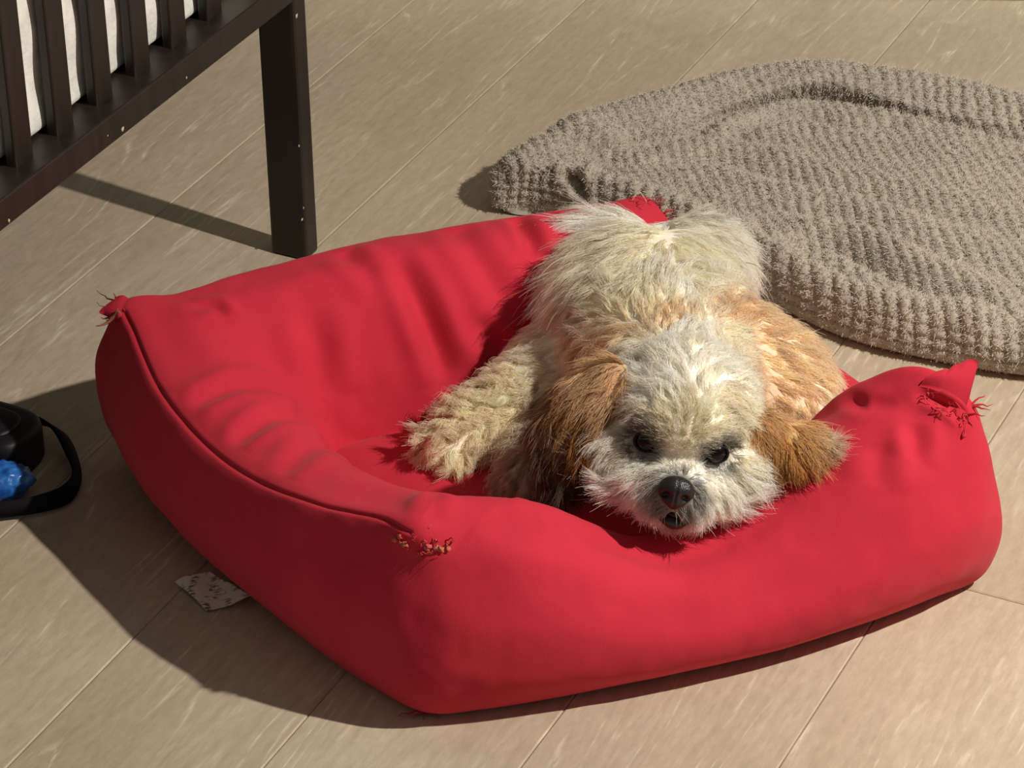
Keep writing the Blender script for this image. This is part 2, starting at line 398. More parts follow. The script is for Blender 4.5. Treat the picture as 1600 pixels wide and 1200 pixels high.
# ------------------------------------------------------------------ red bed
BQ = {'F': np.array([-0.080, 1.885]), 'R': np.array([0.385, 2.050]), 'B': np.array([0.125, 2.455]), 'L': np.array([-0.335, 2.255])}
def build_bed():
    root = empty('pet_bed', (0.02, 2.16, 0)); tag(root, 'red square pet bed with frayed corners under the dog', 'pet bed')
    inv = np.array(root.location)
    cs = [BQ['F'], BQ['R'], BQ['B'], BQ['L']]
    fr = [0.0, 0.09, 0.24, 0.42, 0.60, 0.78, 0.91]
    # per side heights of the outer top edge (h) and of the crest (c) at these fractions; side order FR, RB, BL, LF
    H = [[.166, .156, .142, .128, .130, .146, .158], [.170, .124, .102, .098, .100, .115, .135], [.150, .150, .155, .160, .162, .160, .158], [.162, .152, .138, .130, .136, .152, .164]]
    C = [[.170, .160, .150, .138, .142, .156, .172], [.196, .128, .105, .100, .104, .118, .136], [.150, .152, .157, .162, .163, .160, .156], [.156, .148, .140, .136, .140, .150, .158]]
    out = [[.0, .004, .022, .030, .030, .024, .010], [.0, .008, .012, .014, .014, .010, .006], [.0, .002, .006, .008, .008, .006, .002], [.0, .014, .030, .036, .034, .022, .003]]   # outward bow of the top edge
    rings = [  # inset, z as (a*h + b*c + const), bow factor, corner rounding
        (.060, (0, 0, .000), .3, .03), (.020, (0, 0, .001), .5, .022), (.004, (.05, 0, .004), .6, .016), (-.010, (.30, 0, 0), .85, .012), (-.014, (.60, 0, 0), 1.0, .008),
        (-.006, (.86, 0, 0), 1.0, .004), (.004, (1.0, 0, 0), .95, .000), (.022, (.25, .75, .004), .8, .002), (.048, (0, 1.0, .000), .5, .010),
        (.078, (0, .80, 0), .3, .020), (.098, (0, .50, .005), .2, .03), (.108, (0, .22, .010), .2, .035), (.112, (0, 0, .014), .2, .04), (.10, (0, 0, .006), .2, .04)]
    net = []
    cen = sum(cs) / 4
    for (ins, (a, b, c0), bow, rnd) in rings:
        row = []
        for s in range(4):
            A, B_ = cs[s], cs[(s + 1) % 4]; d = (B_ - A) / np.linalg.norm(B_ - A); nrm = np.array([d[1], -d[0]])
            Ap, Bn = cs[s - 1], cs[(s + 2) % 4]
            dA = unit(Ap - A); dB = unit(Bn - B_)
            for k, f in enumerate(fr):
                L_ = np.linalg.norm(B_ - A)
                # inset corners along both edges, then walk the inset edge
                ia = A + ins * (d + dA) ; ib = B_ + ins * (-d + dB)
                p = ia + (ib - ia) * f + nrm * out[s][k] * bow
                low = (0, .012, .016, .016, .011, .004, 0, 0, 0, 0, 0, 0, 0, 0)[len(net)]; p = p + nrm * low * (1.0, 0, 0, .55)[s]
                if k == 0 and s == 0: p = p + unit(A - cen) * low * .15
                if (s, k) in ((3, 6), (0, 1)): p = p + nrm * (0, .010, .010, .007, .003, 0, 0, 0, 0, 0, 0, 0, 0, 0)[len(net)]
                if (s, k) in ((3, 5), (0, 2)): p = p + nrm * (0, .005, .005, .003, .001, 0, 0, 0, 0, 0, 0, 0, 0, 0)[len(net)]
                if k == 0: p = p + unit(cen - A) * rnd * (0.15, 0.35, 0.8, 0.5)[s] + (unit(cen - A) * (0, .002, .002, .010, .020, .018, .007, 0, 0, 0, 0, 0, 0, 0)[len(net)] if s == 0 else 0) + (unit(cen - A) * (0, -.016, -.014, -.001, .014, .015, .010, .004, 0, 0, 0, 0, 0, 0)[len(net)] if s == 1 else 0)
                if k in (1, 6): p = p + unit(cen - (A if k == 1 else B_)) * rnd * 0.12
                row.append(np.array([p[0], p[1], a * H[s][k] + b * C[s][k] + c0]))
        net.append(row)
    net = np.array(net)                                  # rings x 28 x 3
    NU, NV = 640, 170
    dense = spline(net, NV)                              # along the profile
    dense = spline(np.swapaxes(dense, 0, 1), NU, True)   # around: NU x NV x 3
    V = dense.reshape(-1, 3); Q = grid_quads(NU, NV, True)
    tu = np.repeat(np.arange(NU) / NU * 4, NV)
    # the front roll is squashed under the dog's chin
    sq = np.where(tu < 1.6, np.exp(-(np.abs(tu - 0.49) / np.where(tu < 0.49, 0.17, 0.20)) ** 2.6), 0.0)
    V[:, 2] *= 1 - 0.33 * sq
    V[:, 2] = np.maximum(V[:, 2], 0.0005)
    tv = np.tile(np.linspace(0, len(rings) - 1, NV), NU)
    bv = bvh_of(V, Q)
    N = normals_np(V, Q)
    if (N[(tv > 7) & (tv < 9)][:, 2]).mean() < 0: N = -N; Q = Q[:, ::-1]
    D = np.zeros(len(V))
    top = np.clip((tv - 6.0) / 0.6, 0, 1)
    def crease(px, wdt, dep, ridge=0.5, mask=None):
        poly = np.array([hit(bv, *p) for p in px]); poly = spline(poly, 4 * len(poly))
        d, t = seg_dist(V, poly); fade = np.sin(np.clip(t, 0.02, 0.98) * math.pi) ** 0.6
        x = d / wdt
        e = -dep * fade * (np.exp(-x ** 2) - ridge * np.exp(-(x - 1.9) ** 2))
        return e if mask is None else e * mask
    inner = np.clip((tv - 6.4) / 0.5, 0, 1); outer = 1 - inner
    # folds in the back bolster, running down into the bed
    D += crease([(612, 400), (640, 440), (668, 500), (690, 560), (700, 590)], .011, .010, .6, inner)
    D += crease([(700, 345), (735, 385), (770, 440), (795, 500)], .012, .006, .6, inner)
    D += crease([(790, 330), (822, 360), (838, 400)], .008, .009, .5, inner)
    D += crease([(480, 480), (500, 550), (505, 620)], .013, .006, .6, inner)
    D += crease([(300, 480), (335, 480), (350, 495)], .006, .004, .5, inner)
    D += crease([(530, 395), (560, 410), (600, 450)], .010, .005, .6, inner)
    D += crease([(740, 500), (770, 530), (778, 570)], .010, .007, .5, inner)
    # folds across the left bolster
    D += crease([(290, 640), (340, 612), (400, 600), (450, 620)], .009, .0045, .8, inner)
    D += crease([(360, 695), (400, 665), (460, 650), (520, 665)], .009, .0045, .8, inner)
    D += crease([(430, 740), (480, 700), (560, 690)], .010, .003, .8, inner)
    D += crease([(660, 800), (680, 775), (670, 820)], .006, .002, .5, inner)
    # puckers at the torn right corner and dents around the head
    D += crease([(1428, 660), (1432, 690), (1425, 720)], .008, .005, .6)
    D += crease([(1370, 690), (1375, 720), (1365, 760)], .011, .004, .6)
    D += crease([(1300, 622), (1340, 630), (1375, 632), (1400, 626)], .006, .004, .3)
    D += crease([(770, 795), (800, 810), (850, 815)], .018, .004, .6)
    D += crease([(880, 830), (960, 850), (1050, 872), (1130, 850), (1200, 800)], .016, .005, .4)
    D += crease([(1440, 618), (1465, 626), (1490, 640), (1505, 655)], .004, .006, .5)
    # seam line: groove where side panel and top panel meet, left side only
    sg = np.exp(-((tv - 6.0) / 0.075) ** 2) * ((tu > 3.05) & (tu < 3.995))
    D -= 0.0024 * sg
    D += 0.0022 * vnoise(V, 14.0, 3, 2) * np.clip(tv - 2, 0, 1) + 0.0009 * vnoise(V, 45.0, 9, 2) * np.clip(tv - 2, 0, 1)
    V = V + N * D[:, None]
    V[:, 2] = np.maximum(V[:, 2], 0.0004)
    o = link('bolster', mesh_quads('bolster', V - inv, Q), M_RED, root)
    bv2 = bvh_of(V, Q)
    # piping along the seam of the left side
    G = V.reshape(NU, NV, 3); j6 = int(round(6.0 / (len(rings) - 1) * (NV - 1)))
    sel = [i for i in range(NU) if 3.04 < i / NU * 4 < 3.985]
    pts = G[sel, j6] + N.reshape(NU, NV, 3)[sel, j6] * 0.0002
    Vt, Ft = tube(pts - N.reshape(NU, NV, 3)[sel, j6] * 0.0004, 0.0008, 6); link('seam_piping', mesh_np('seam_piping', np.array(Vt) - inv, Ft), M_RED_DARK, root)
    # sunken cushion
    s_, t_ = np.meshgrid(np.linspace(-1, 1, 150), np.linspace(-1, 1, 150), indexing='ij')
    def bil(s, t):
        u, v = (s + 1) / 2, (t + 1) / 2
        return ((1 - u) * (1 - v))[..., None] * cs[0] + (u * (1 - v))[..., None] * cs[1] + (u * v)[..., None] * cs[2] + ((1 - u) * v)[..., None] * cs[3]
    sq = bil(s_ * 0.60, t_ * 0.60)
    edge = np.maximum(np.abs(s_), np.abs(t_))
    z = 0.012 + 0.030 * np.clip(1 - edge ** 6, 0, 1) ** 0.5
    Vc = np.concatenate([sq, z[..., None]], -1).reshape(-1, 3)
    Vc[:, 2] += 0.004 * vnoise(Vc, 16, 21, 2) * (1 - edge.ravel() ** 4)
    bottom = Vc.copy(); bottom[:, 2] = 0.004
    nv = 150; qc = grid_quads(nv, nv, False); top_n = len(Vc)
    rim = [(0, j) for j in range(nv)] + [(i, nv - 1) for i in range(1, nv)] + [(nv - 1, j) for j in range(nv - 2, -1, -1)] + [(i, 0) for i in range(nv - 2, 0, -1)]
    ids = [i * nv + j for i, j in rim]; n_ = len(ids)
    side = np.array([(ids[k], ids[(k + 1) % n_], ids[(k + 1) % n_] + top_n, ids[k] + top_n) for k in range(n_)])
    me = mesh_quads('cushion', np.concatenate([Vc, bottom]) - inv, np.concatenate([qc, qc[:, ::-1] + top_n, side]))
    link('cushion', me, M_RED, root)
    return root, inv, bv2
BED, BINV, BED_BVH = build_bed()

# ------------------------------------------------------------------ worn details of the bed
M_STUFF = simple('polyester_filling', (204, 116, 92), 0.95, 0.1, noise=0.2, scale=300)
M_PINKFRAY = simple('faded_red_thread', (206, 92, 92), 0.9, 0.1)
def thread(par, inv, a, b, sag, r0, mat, name='frayed_thread', seed=0, r1=0.0002):
    rs_ = RS(seed); a = np.asarray(a); b = np.asarray(b); n = 7
    t = np.linspace(0, 1, n)[:, None]; p = a + (b - a) * t
    p[:, 2] += sag * np.sin(t[:, 0] * math.pi)
    p[1:] += rs_.normal(0, 0.0010, (n - 1, 3)) * t[1:]
    V, F = tube(p, np.linspace(r0, r1, n), 5)
    return link(name, mesh_np(name, np.array(V) - inv, F), mat, par)
def strip(par, inv, base, tip, rows, mat, name, seed, thick=0.0016, jag=0.004, bulge=0.01):
    """a torn piece of cloth between a base line and a ragged tip line"""
    rs_ = RS(seed); n = 28
    b = spline(base, n); t = spline(tip, n); tipn = unit(t - b)
    t = t + tipn * (vnoise(t, 90, seed + 1, 3)[:, None] * 1.6 - 0.3) * jag * 2
    G = []
    for k in range(rows):
        f = k / (rows - 1); p = b + (t - b) * f; p = p + np.array([0.15, -0.45, 0.88]) * bulge * math.sin(f * math.pi)
        p = p + vnoise(p, 60, seed)[:, None] * np.array([0.2, -0.5, 0.8]) * 0.003 * f
        G.append(p)
    G = np.swapaxes(np.array(G), 0, 1).reshape(-1, 3); q = grid_quads(n, rows, False); N = normals_np(G, q)
    if N[:, 2].mean() < 0: N = -N; q = q[:, ::-1]
    m = len(G); rim = [i * rows for i in range(n)] + [(n - 1) * rows + j for j in range(1, rows)] + [i * rows + rows - 1 for i in range(n - 2, -1, -1)] + [j for j in range(rows - 2, 0, -1)]
    side = np.array([(rim[k], rim[(k + 1) % len(rim)], rim[(k + 1) % len(rim)] + m, rim[k] + m) for k in range(len(rim))])
    me = mesh_quads(name, np.concatenate([G, G - N * thick]) - inv, np.concatenate([q, q[:, ::-1] + m, side]))
    return link(name, me, mat, par)
def bed_details():
    hb = lambda x, y: hit(BED_BVH, x, y)
    rs_ = RS(5)
    # right corner: torn open, a ragged flap stands up
    base = [hb(1436, 604), hb(1462, 610), hb(1488, 624), hb(1506, 646)]
    tip = [g(1458, 582, .200), g(1486, 566, .206), g(1512, 561, .207), g(1526, 572, .203)]
    strip(BED, BINV, base, tip, 10, M_RED, 'torn_flap', 3, jag=0.003, bulge=0.006)
    base2 = [hb(1478, 640), hb(1492, 655), hb(1500, 668), hb(1506, 684)]
    tip2 = [g(1510, 606, .182), g(1522, 618, .178), g(1528, 634, .172), g(1520, 655, .166)]
    strip(BED, BINV, base2, tip2, 7, M_RED, 'torn_flap', 8, jag=0.006, bulge=0.003)
    for i, (a, b) in enumerate([((1505, 640), (1551, 634)), ((1508, 645), (1540, 618)), ((1510, 650), (1537, 652)), ((1500, 600), (1530, 575)), ((1495, 575), (1521, 566)), ((1470, 625), (1500, 640)), ((1440, 622), (1470, 640)), ((1420, 630), (1452, 636)), ((1512, 640), (1545, 640))]):
        thread(BED, BINV, g(*a, .170), g(*b, .172 + 0.006 * rs_.rand()), 0.003, 0.0016, M_RED_DARK, seed=20 + i)
    for i in range(18):                                  # combed-out threads along the tear
        f = rs_.rand(); x, y = 1435 + 75 * f + rs_.normal(0, 4), 616 + 44 * f + rs_.normal(0, 4)
        p = hb(x, y) + np.array([0, -0.002, 0.004]); thread(BED, BINV, p, p + np.array([rs_.normal(0.003, 0.004), -0.003, rs_.uniform(-0.008, 0.006)]), 0.002, 0.0005, M_PINKFRAY if i % 3 == 0 else M_RED_DARK, seed=60 + i)
    # left corner: a knot of frayed strips
    c = hb(200, 478)
    strip(BED, BINV, [c + [0, -.01, -.012], c + [-.002, 0, -.002], c + [0, .006, .004]], [g(172, 500, .150), g(166, 484, .158), g(178, 464, .168)], 6, M_RED_DARK, 'torn_flap', 12, jag=0.005, bulge=0.004)
    M_BR = simple('soiled_thread', (150, 92, 78), 0.9, 0.1)
    for i, (a, b, r_, m) in enumerate([((188, 487), (150, 508), .0030, M_BR), ((186, 484), (158, 497), .0022, M_BR), ((184, 470), (152, 453), .0011, M_BR), ((184, 478), (150, 474), .0008, M_BR), ((190, 466), (178, 458), .0028, M_RED_DARK), ((188, 490), (166, 500), .0024, M_RED_DARK), ((192, 472), (170, 480), .0026, M_PINKFRAY), ((192, 480), (172, 490), .0028, M_RED_DARK)]):
        thread(BED, BINV, g(*a, .160), g(*b, .152), -0.003, r_, m, seed=110 + i)
    # front corner: chewed hole with filling showing
    for i in range(16):
        x, y = ((628 + rs_.normal(0, 5), 843 + rs_.normal(0, 4)) if i < 4 else (676 + rs_.normal(0, 12), 857 + rs_.normal(0, 6)))
        p = hb(x, y); bm = bmesh.new(); bmesh.ops.create_icosphere(bm, subdivisions=2, radius=rs_.uniform(.0009, .0023))
        for v in bm.verts: v.co = v.co * (1 + 0.35 * rs_.randn()) + Vector(p - BINV) + Vector((0, -0.0008, 0.0004))
        me = bpy.data.meshes.new('filling_tuft'); bm.to_mesh(me); bm.free(); link('filling_tuft', me, M_STUFF if i % 3 else M_PINKFRAY, BED)
    for i in range(26):
        x, y = 664 + rs_.normal(0, 18), 852 + rs_.normal(0, 10); p = hb(x, y)
        thread(BED, BINV, p - [0, -.001, .001], p + [rs_.normal(0, .004), -.004, rs_.normal(0, .004)], 0.001, 0.0007, M_RED_DARK if i % 2 else M_PINKFRAY, seed=150 + i)
    # lower front corner: little frayed tip
    for i in range(7):
        thread(BED, BINV, g(655 + 3 * i, 1112, .004), g(628 + 9 * i + rs_.normal(0, 3), 1122 + rs_.normal(0, 3), .001), 0.001, 0.0013, M_BR if i % 2 else M_RED_DARK, seed=200 + i)
    # back corner: faded fuzz behind the tail
    for i in range(22):
        p = hb(1000 + rs_.uniform(-20, 80), 316 + rs_.normal(0, 4)); thread(BED, BINV, p, p + [rs_.normal(.003, .006), rs_.normal(0, .004), rs_.uniform(.001, .006)], 0.002, 0.0005, M_PINKFRAY if i % 2 else M_RED_DARK, seed=300 + i)
    # care tag sewn to the bottom edge, lying on the floor
    t = NT('printed_care_tag'); tc = t.node('ShaderNodeTexCoord')
    mpn = t.node('ShaderNodeMapping'); mpn.inputs['Scale'].default_value = (3, 14, 1); t.l(tc.outputs['UV'], mpn.inputs['Vector'])
    n1 = t.node('ShaderNodeTexNoise', i_Scale=1.3, i_Detail=3.0); t.l(mpn.outputs[0], n1.inputs['Vector'])
    n2 = t.node('ShaderNodeTexNoise', i_Scale=3.2, i_Detail=1.0); t.l(tc.outputs['UV'], n2.inputs['Vector'])
    ink = t.math('MULTIPLY', t.ramp(n1.outputs[0], [(.50, (0, 0, 0, 1)), (.56, (1, 1, 1, 1))]), t.ramp(n2.outputs[0], [(.45, (0, 0, 0, 1)), (.55, (1, 1, 1, 1))]))
    t.l(t.mix(ink, l4(224, 219, 208), l4(120, 112, 104)), t.b.inputs['Base Color']); t.b.inputs['Roughness'].default_value = 0.7
    A, B_, C, D_ = g(274, 911, .003), g(326, 892, .010), g(392, 936, .007), g(322, 955, .002)
    n = 14; u, v = np.meshgrid(np.linspace(0, 1, n), np.linspace(0, 1, n), indexing='ij')
    P = ((1 - u) * (1 - v))[..., None] * A + (u * (1 - v))[..., None] * B_ + (u * v)[..., None] * C + ((1 - u) * v)[..., None] * D_
    P = P.reshape(-1, 3); P[:, 2] += 0.0022 * np.sin(u.ravel() * 5 + v.ravel() * 3) + 0.0012; P[:, 2] = np.maximum(P[:, 2], .0012)
    P[:, :2] += 0.0014 * np.stack([vnoise(P, 120, 3), vnoise(P, 120, 8)], -1) * (np.maximum(abs(u - .5), abs(v - .5)).ravel() > .45)[:, None]
    q = grid_quads(n, n, False); me = mesh_quads('care_tag', np.concatenate([P, P - [0, 0, .0006]]) - BINV, np.concatenate([q, q[:, ::-1] + len(P)]))
    uv = me.uv_layers.new(name='UV'); co = np.concatenate([np.stack([u, v], -1).reshape(-1, 2)] * 2)
    li = np.zeros(len(me.loops), np.int32); me.loops.foreach_get('vertex_index', li); uv.data.foreach_set('uv', co[li].astype(np.float32).ravel())
    o = link('care_tag', me, t.m, BED); o['label'] = 'crumpled white care tag'
bed_details()

# ------------------------------------------------------------------ grey plush mat
def build_mat():
    far = [(800, 242), (900, 196), (1000, 160), (1150, 120), (1290, 107), (1450, 128), (1600, 158)]
    near = [(1600, 578), (1450, 552), (1330, 522), (1230, 478)]
    ring = [g(776, 288, .02)] + [g(x, y, .042) for x, y in far] + [g(1760, 205, .04), g(1880, 300, .03), g(1930, 420, .02), g(1860, 540, .01), g(1740, 590, .01)] + [g(x, y, .012) for x, y in near] + [np.array([.19, 2.575, 0]), np.array([.11, 2.635, 0]), np.array([.03, 2.685, 0]), g(782, 322, .01)]
    ring = np.array(ring)[:, :2]; ring = spline(ring, 96, True)
    cen = g(1330, 330, .03)[:2]
    ks = [(.93, .002), (.975, .003), (1.0, .014), (.995, .032), (.965, .048), (.92, .056), (.87, .048), (.82, .030), (.76, .024), (.66, .030), (.52, .028), (.38, .030), (.24, .028), (.12, .029), (.0, .029)]
    net = np.array([[np.append(cen + (p - cen) * k, z) for p in ring] for k, z in ks])
    NU, NV = 880, 250
    d = spline(net, NV); d = spline(np.swapaxes(d, 0, 1), NU, True); V = d.reshape(-1, 3); Q = grid_quads(NU, NV, True)
    N = normals_np(V, Q)
    tv = np.tile(np.linspace(0, len(ks) - 1, NV), NU)
    if N[tv > 6][:, 2].mean() < 0: N = -N; Q = Q[:, ::-1]
    bv = bvh_of(V[::1], Q); D = np.zeros(len(V))
    def fold(px, wdt, dep, ridge=0.7):
        poly = spline(np.array([hit(bv, *p) for p in px]), 4 * len(px)); dd, t = seg_dist(V, poly)
        fade = np.sin(np.clip(t, .03, .97) * math.pi) ** .5; x = dd / wdt
        return -1.6 * dep * fade * (np.exp(-x ** 2) - ridge * np.exp(-(x - 2.0) ** 2))
    D += fold([(1080, 215), (1150, 188), (1230, 165), (1290, 158), (1370, 178), (1450, 200), (1599, 228)], .010, .010)
    D += fold([(1150, 215), (1240, 190), (1330, 205), (1410, 205)], .008, .006)
    D += fold([(960, 235), (1080, 225), (1200, 232)], .014, .006)
    D += fold([(1000, 265), (1120, 255), (1250, 290), (1400, 320), (1599, 370)], .016, .007)
    D += fold([(1180, 390), (1290, 395), (1400, 440), (1500, 475), (1599, 500)], .014, .010)
    D += fold([(1150, 330), (1290, 345), (1420, 385), (1599, 440)], .014, .005)
    D += fold([(890, 272), (905, 285), (915, 300)], .006, .010, .4)
    D += fold([(870, 215), (930, 240), (960, 270)], .012, .006)
    und = np.clip((tv - 1.2) / 1.2, 0, 1)
    D += 0.004 * vnoise(V, 11, 31, 2) * und
    # rows of small plush tufts
    a_ = math.radians(12)
    wx = V[:, 0] + 0.004 * vnoise(V, 22, 41); wy = V[:, 1] + 0.9 * V[:, 2] * 0 + 0.004 * vnoise(V, 22, 47)
    ca = (math.cos(a_) * wx + math.sin(a_) * wy) / 0.0118; cb = (-math.sin(a_) * wx + math.cos(a_) * wy) / 0.0105 + 0.5 * (np.floor(ca) % 2)
    tuft = np.abs(np.sin(math.pi * ca)) ** 0.6 * (0.45 + 0.55 * np.abs(np.sin(math.pi * cb)) ** 0.7)
    side = 1 - np.clip(np.abs(N[:, 2]) * 1.6, 0, 1)
    cz = (V[:, 2]) / 0.0100; tuft = tuft * (1 - side) + side * np.abs(np.sin(math.pi * cz)) ** .6 * np.abs(np.sin(math.pi * ca)) ** .6
    D += 0.0062 * tuft * und
    V = V + N * D[:, None]; V[:, 2] = np.maximum(V[:, 2], 0.001)
    root = empty('pet_mat', (0.45, 2.65, 0)); tag(root, 'grey waffle plush pet mat with a rolled rim behind the red bed', 'pet mat')
    inv = np.array(root.location)
    me = mesh_quads('plush_cover', V - inv, Q)
    hgt = np.clip(tuft, 0, 1)
    col = lin((182, 173, 160))[None, :] * (0.90 + 0.14 * vnoise(V, 60, 51, 2))[:, None]
    add_color(me, 'fur_color', col)
    o = link('plush_cover', me, M_FUZZ, root)
    # short pile
    rs_ = RS(77); T = np.concatenate([Q[:, [0, 1, 2]], Q[:, [0, 2, 3]]]); Nn = normals_np(V, Q)
    keep = (V[T[:, 0], 0] < 0.66) & (tv[T[:, 0]] > 1.5)
    T = T[keep]; P, k, bc = sample_tris(V, T, 110000, rs_)
    n = Nn[T[k, 0]]; dirs = unit(n + rs_.normal(0, .55, n.shape)); S = 4
    t = np.linspace(0, 1, S)[None, :, None]; L_ = rs_.uniform(.0018, .0040, (len(P), 1, 1))
    bend = rs_.normal(0, .35, (len(P), 1, 3))
    paths = P[:, None] + L_ * (dirs[:, None] * t + bend * t ** 2) - inv
    rad = np.broadcast_to(np.linspace(.00034, .00012, S)[None], (len(P), S))
    cc = lin((206, 197, 184)) * (0.82 + 0.36 * rs_.rand(len(P), 1)); cc = np.repeat(cc[:, None], S, 1)
    hair_object('pile', paths, rad, cc, M_FUZZ, o)
build_mat()

# ------------------------------------------------------------------ leash and bag roll at the left edge
def build_leash():
    M_BLK = simple('black_plastic', (26, 25, 30), 0.55, 0.4); M_WEB = simple('black_webbing', (20, 20, 24), 0.85, 0.2, noise=0.3, scale=700)
    root = empty('dog_leash', g(20, 720)); tag(root, 'black retractable dog leash with a wrist strap on the floor', 'leash')
    inv = np.array(root.location)
    # handle casing: rounded slab with a flat top, cut off by the picture edge
    c = g(8, 690, .019); rz = math.radians(-24)
    prof = [(-.075, -.018), (-.05, -.033), (.012, -.034), (.029, -.020), (.032, .000), (.027, .020), (.008, .031), (-.04, .033), (-.075, .020)]
    pr = spline(np.array(prof), 64, True); R = np.array([[math.cos(rz), -math.sin(rz)], [math.sin(rz), math.cos(rz)]])
    lev = [(.0, .90, 0), (.001, .97, 0), (.005, 1.0, 0), (.030, 1.0, 0), (.035, .975, 0), (.0375, .92, 0), (.0382, .80, 0)]
    cm = pr.mean(0); V = []
    for z, k, _ in lev:
        for p in pr:
            xy = R @ (cm + (p - cm) * k) + c[:2]; V.append([xy[0], xy[1], z])
    V = np.array(V); m = len(pr); F = [(i * m + j, i * m + (j + 1) % m, (i + 1) * m + (j + 1) % m, (i + 1) * m + j) for i in range(len(lev) - 1) for j in range(m)]
    F += [tuple(range(m))[::-1], tuple((len(lev) - 1) * m + j for j in range(m))]
    body = link('casing', mesh_np('casing', V - inv, F), M_BLK, root)
    # raised side cover and screw on the casing
    V2 = []
    for z, k in ((.0378, .62), (.0396, .60), (.0400, .55)):
        for p in pr:
            xy = R @ (cm + (p - cm) * k) + c[:2]; V2.append([xy[0], xy[1], z])
    F2 = [(i * m + j, i * m + (j + 1) % m, (i + 1) * m + (j + 1) % m, (i + 1) * m + j) for i in range(2) for j in range(m)] + [tuple(2 * m + j for j in range(m))]
    link('casing_cover', mesh_np('casing_cover', np.array(V2) - inv, F2), M_BLK, body)
    # strap: flat webbing standing on edge in a loop
    pts = [g(40, 655, .018), g(70, 660, .018), g(95, 678, .014), g(112, 712, .010), g(120, 745, .010), g(103, 772, .011), g(70, 785, .012), (g(30, 793, .012)), g(-20, 796, .012), g(-70, 780, .012)]
    C = spline(np.array(pts), 90); hgt = spline(np.array([[.016], [.018], [.017], [.014], [.011], [.016], [.016], [.015], [.015], [.015]]), 90)[:, 0]
    lean = spline(np.array([[.6], [.8], [1.0], [1.0], [.6], [.5], [.2], [.1], [.1], [.1]]), 90)[:, 0]
    tn = unit(np.gradient(C, axis=0)); sd = unit(np.cross(tn, ZD)); V = []
    for i in range(90):
        upv = unit(ZD + sd[i] * lean[i]); nn = np.cross(tn[i], upv); th = .0012
        for a, b in ((-1, -1), (1, -1), (1, 1), (-1, 1)): V.append(C[i] + upv * hgt[i] * .5 * b + nn * th * a)
    V = np.array(V); V[:, 2] = np.maximum(V[:, 2], .0006)
    F = [(i * 4 + j, i * 4 + (j + 1) % 4, (i + 1) * 4 + (j + 1) % 4, (i + 1) * 4 + j) for i in range(89) for j in range(4)] + [(0, 1, 2, 3), (356, 357, 358, 359)]
    link('wrist_strap', mesh_np('wrist_strap', V - inv, F), M_WEB, root)
    # blue waste bag roll
    t = NT('blue_thin_plastic'); tc = t.node('ShaderNodeTexCoord'); n = t.node('ShaderNodeTexNoise', i_Scale=70.0, i_Detail=3.0); t.l(tc.outputs['Object'], n.inputs['Vector'])
    t.l(t.ramp(n.outputs[0], [(.35, l4(26, 84, 168)), (.62, l4(52, 122, 205)), (.75, l4(120, 176, 222))]), t.b.inputs['Base Color']); t.b.inputs['Roughness'].default_value = .3
    bm = bmesh.new(); bmesh.ops.create_icosphere(bm, subdivisions=5, radius=1.0)
    P = np.array([v.co[:] for v in bm.verts]); P = P * np.array([.030, .019, .016]); nz = vnoise(P, 75, 5, 3); r2 = np.abs(vnoise(P, 130, 9, 2))
    for v, p, a, b in zip(bm.verts, P, nz, r2):
        q = p * (1 + .22 * a - .18 * b); v.co = Vector((q[0], q[1], max(q[2], -.0152)))
    me = bpy.data.meshes.new('waste_bag_roll'); bm.to_mesh(me); bm.free()
    o = link('waste_bag_roll', me, t.m); o.location = g(4, 752, .0155); o.rotation_euler = (0, 0, math.radians(15))
    tag(o, 'crumpled blue plastic waste bag roll inside the strap loop', 'bag roll')
build_leash()

# ------------------------------------------------------------------ dog
CX, CU, CB = CM @ [1, 0, 0], CM @ [0, -1, 0], CM @ [0, 0, -1]
def balls_mesh(balls, voxel, smooth_it=6):
    """balls: (centre, radii, 3x3 basis or None) merged into one continuous surface"""
    bm = bmesh.new()
    for c, r, B in balls:
        rr = bmesh.ops.create_icosphere(bm, subdivisions=4, radius=1.0)
        r = np.broadcast_to(np.asarray(r, float), (3,))
        for v in rr['verts']:
            p = np.array(v.co) * r
            if B is not None: p = p @ B                  # rows of B are the local axes
            v.co = Vector(p + c)
    me = bpy.data.meshes.new('tmp'); bm.to_mesh(me); bm.free()
    o = bpy.data.objects.new('tmp', me); COL.objects.link(o)
    m = o.modifiers.new('r', 'REMESH'); m.mode = 'VOXEL'; m.voxel_size = voxel
    m2 = o.modifiers.new('s', 'SMOOTH'); m2.factor = 0.5; m2.iterations = smooth_it
    dg = bpy.context.evaluated_depsgraph_get(); ev = o.evaluated_get(dg); me2 = bpy.data.meshes.new_from_object(ev)
    bpy.data.objects.remove(o); bpy.data.meshes.remove(me)
    me2.calc_loop_triangles()
    V = np.zeros(len(me2.vertices) * 3, np.float32); me2.vertices.foreach_get('co', V); V = V.reshape(-1, 3).astype(float)
    N = np.zeros(len(me2.vertices) * 3, np.float32); me2.vertices.foreach_get('normal', N); N = N.reshape(-1, 3).astype(float)
    T = np.zeros(len(me2.loop_triangles) * 3, np.int32); me2.loop_triangles.foreach_get('vertices', T); T = T.reshape(-1, 3)
    return me2, V, N, T
def chain(pts, rads, n):
    P = spline(np.array(pts, float), n); R = np.interp(np.linspace(0, 1, n), np.linspace(0, 1, len(rads)), rads)
    return [(p, r, None) for p, r in zip(P, R)]
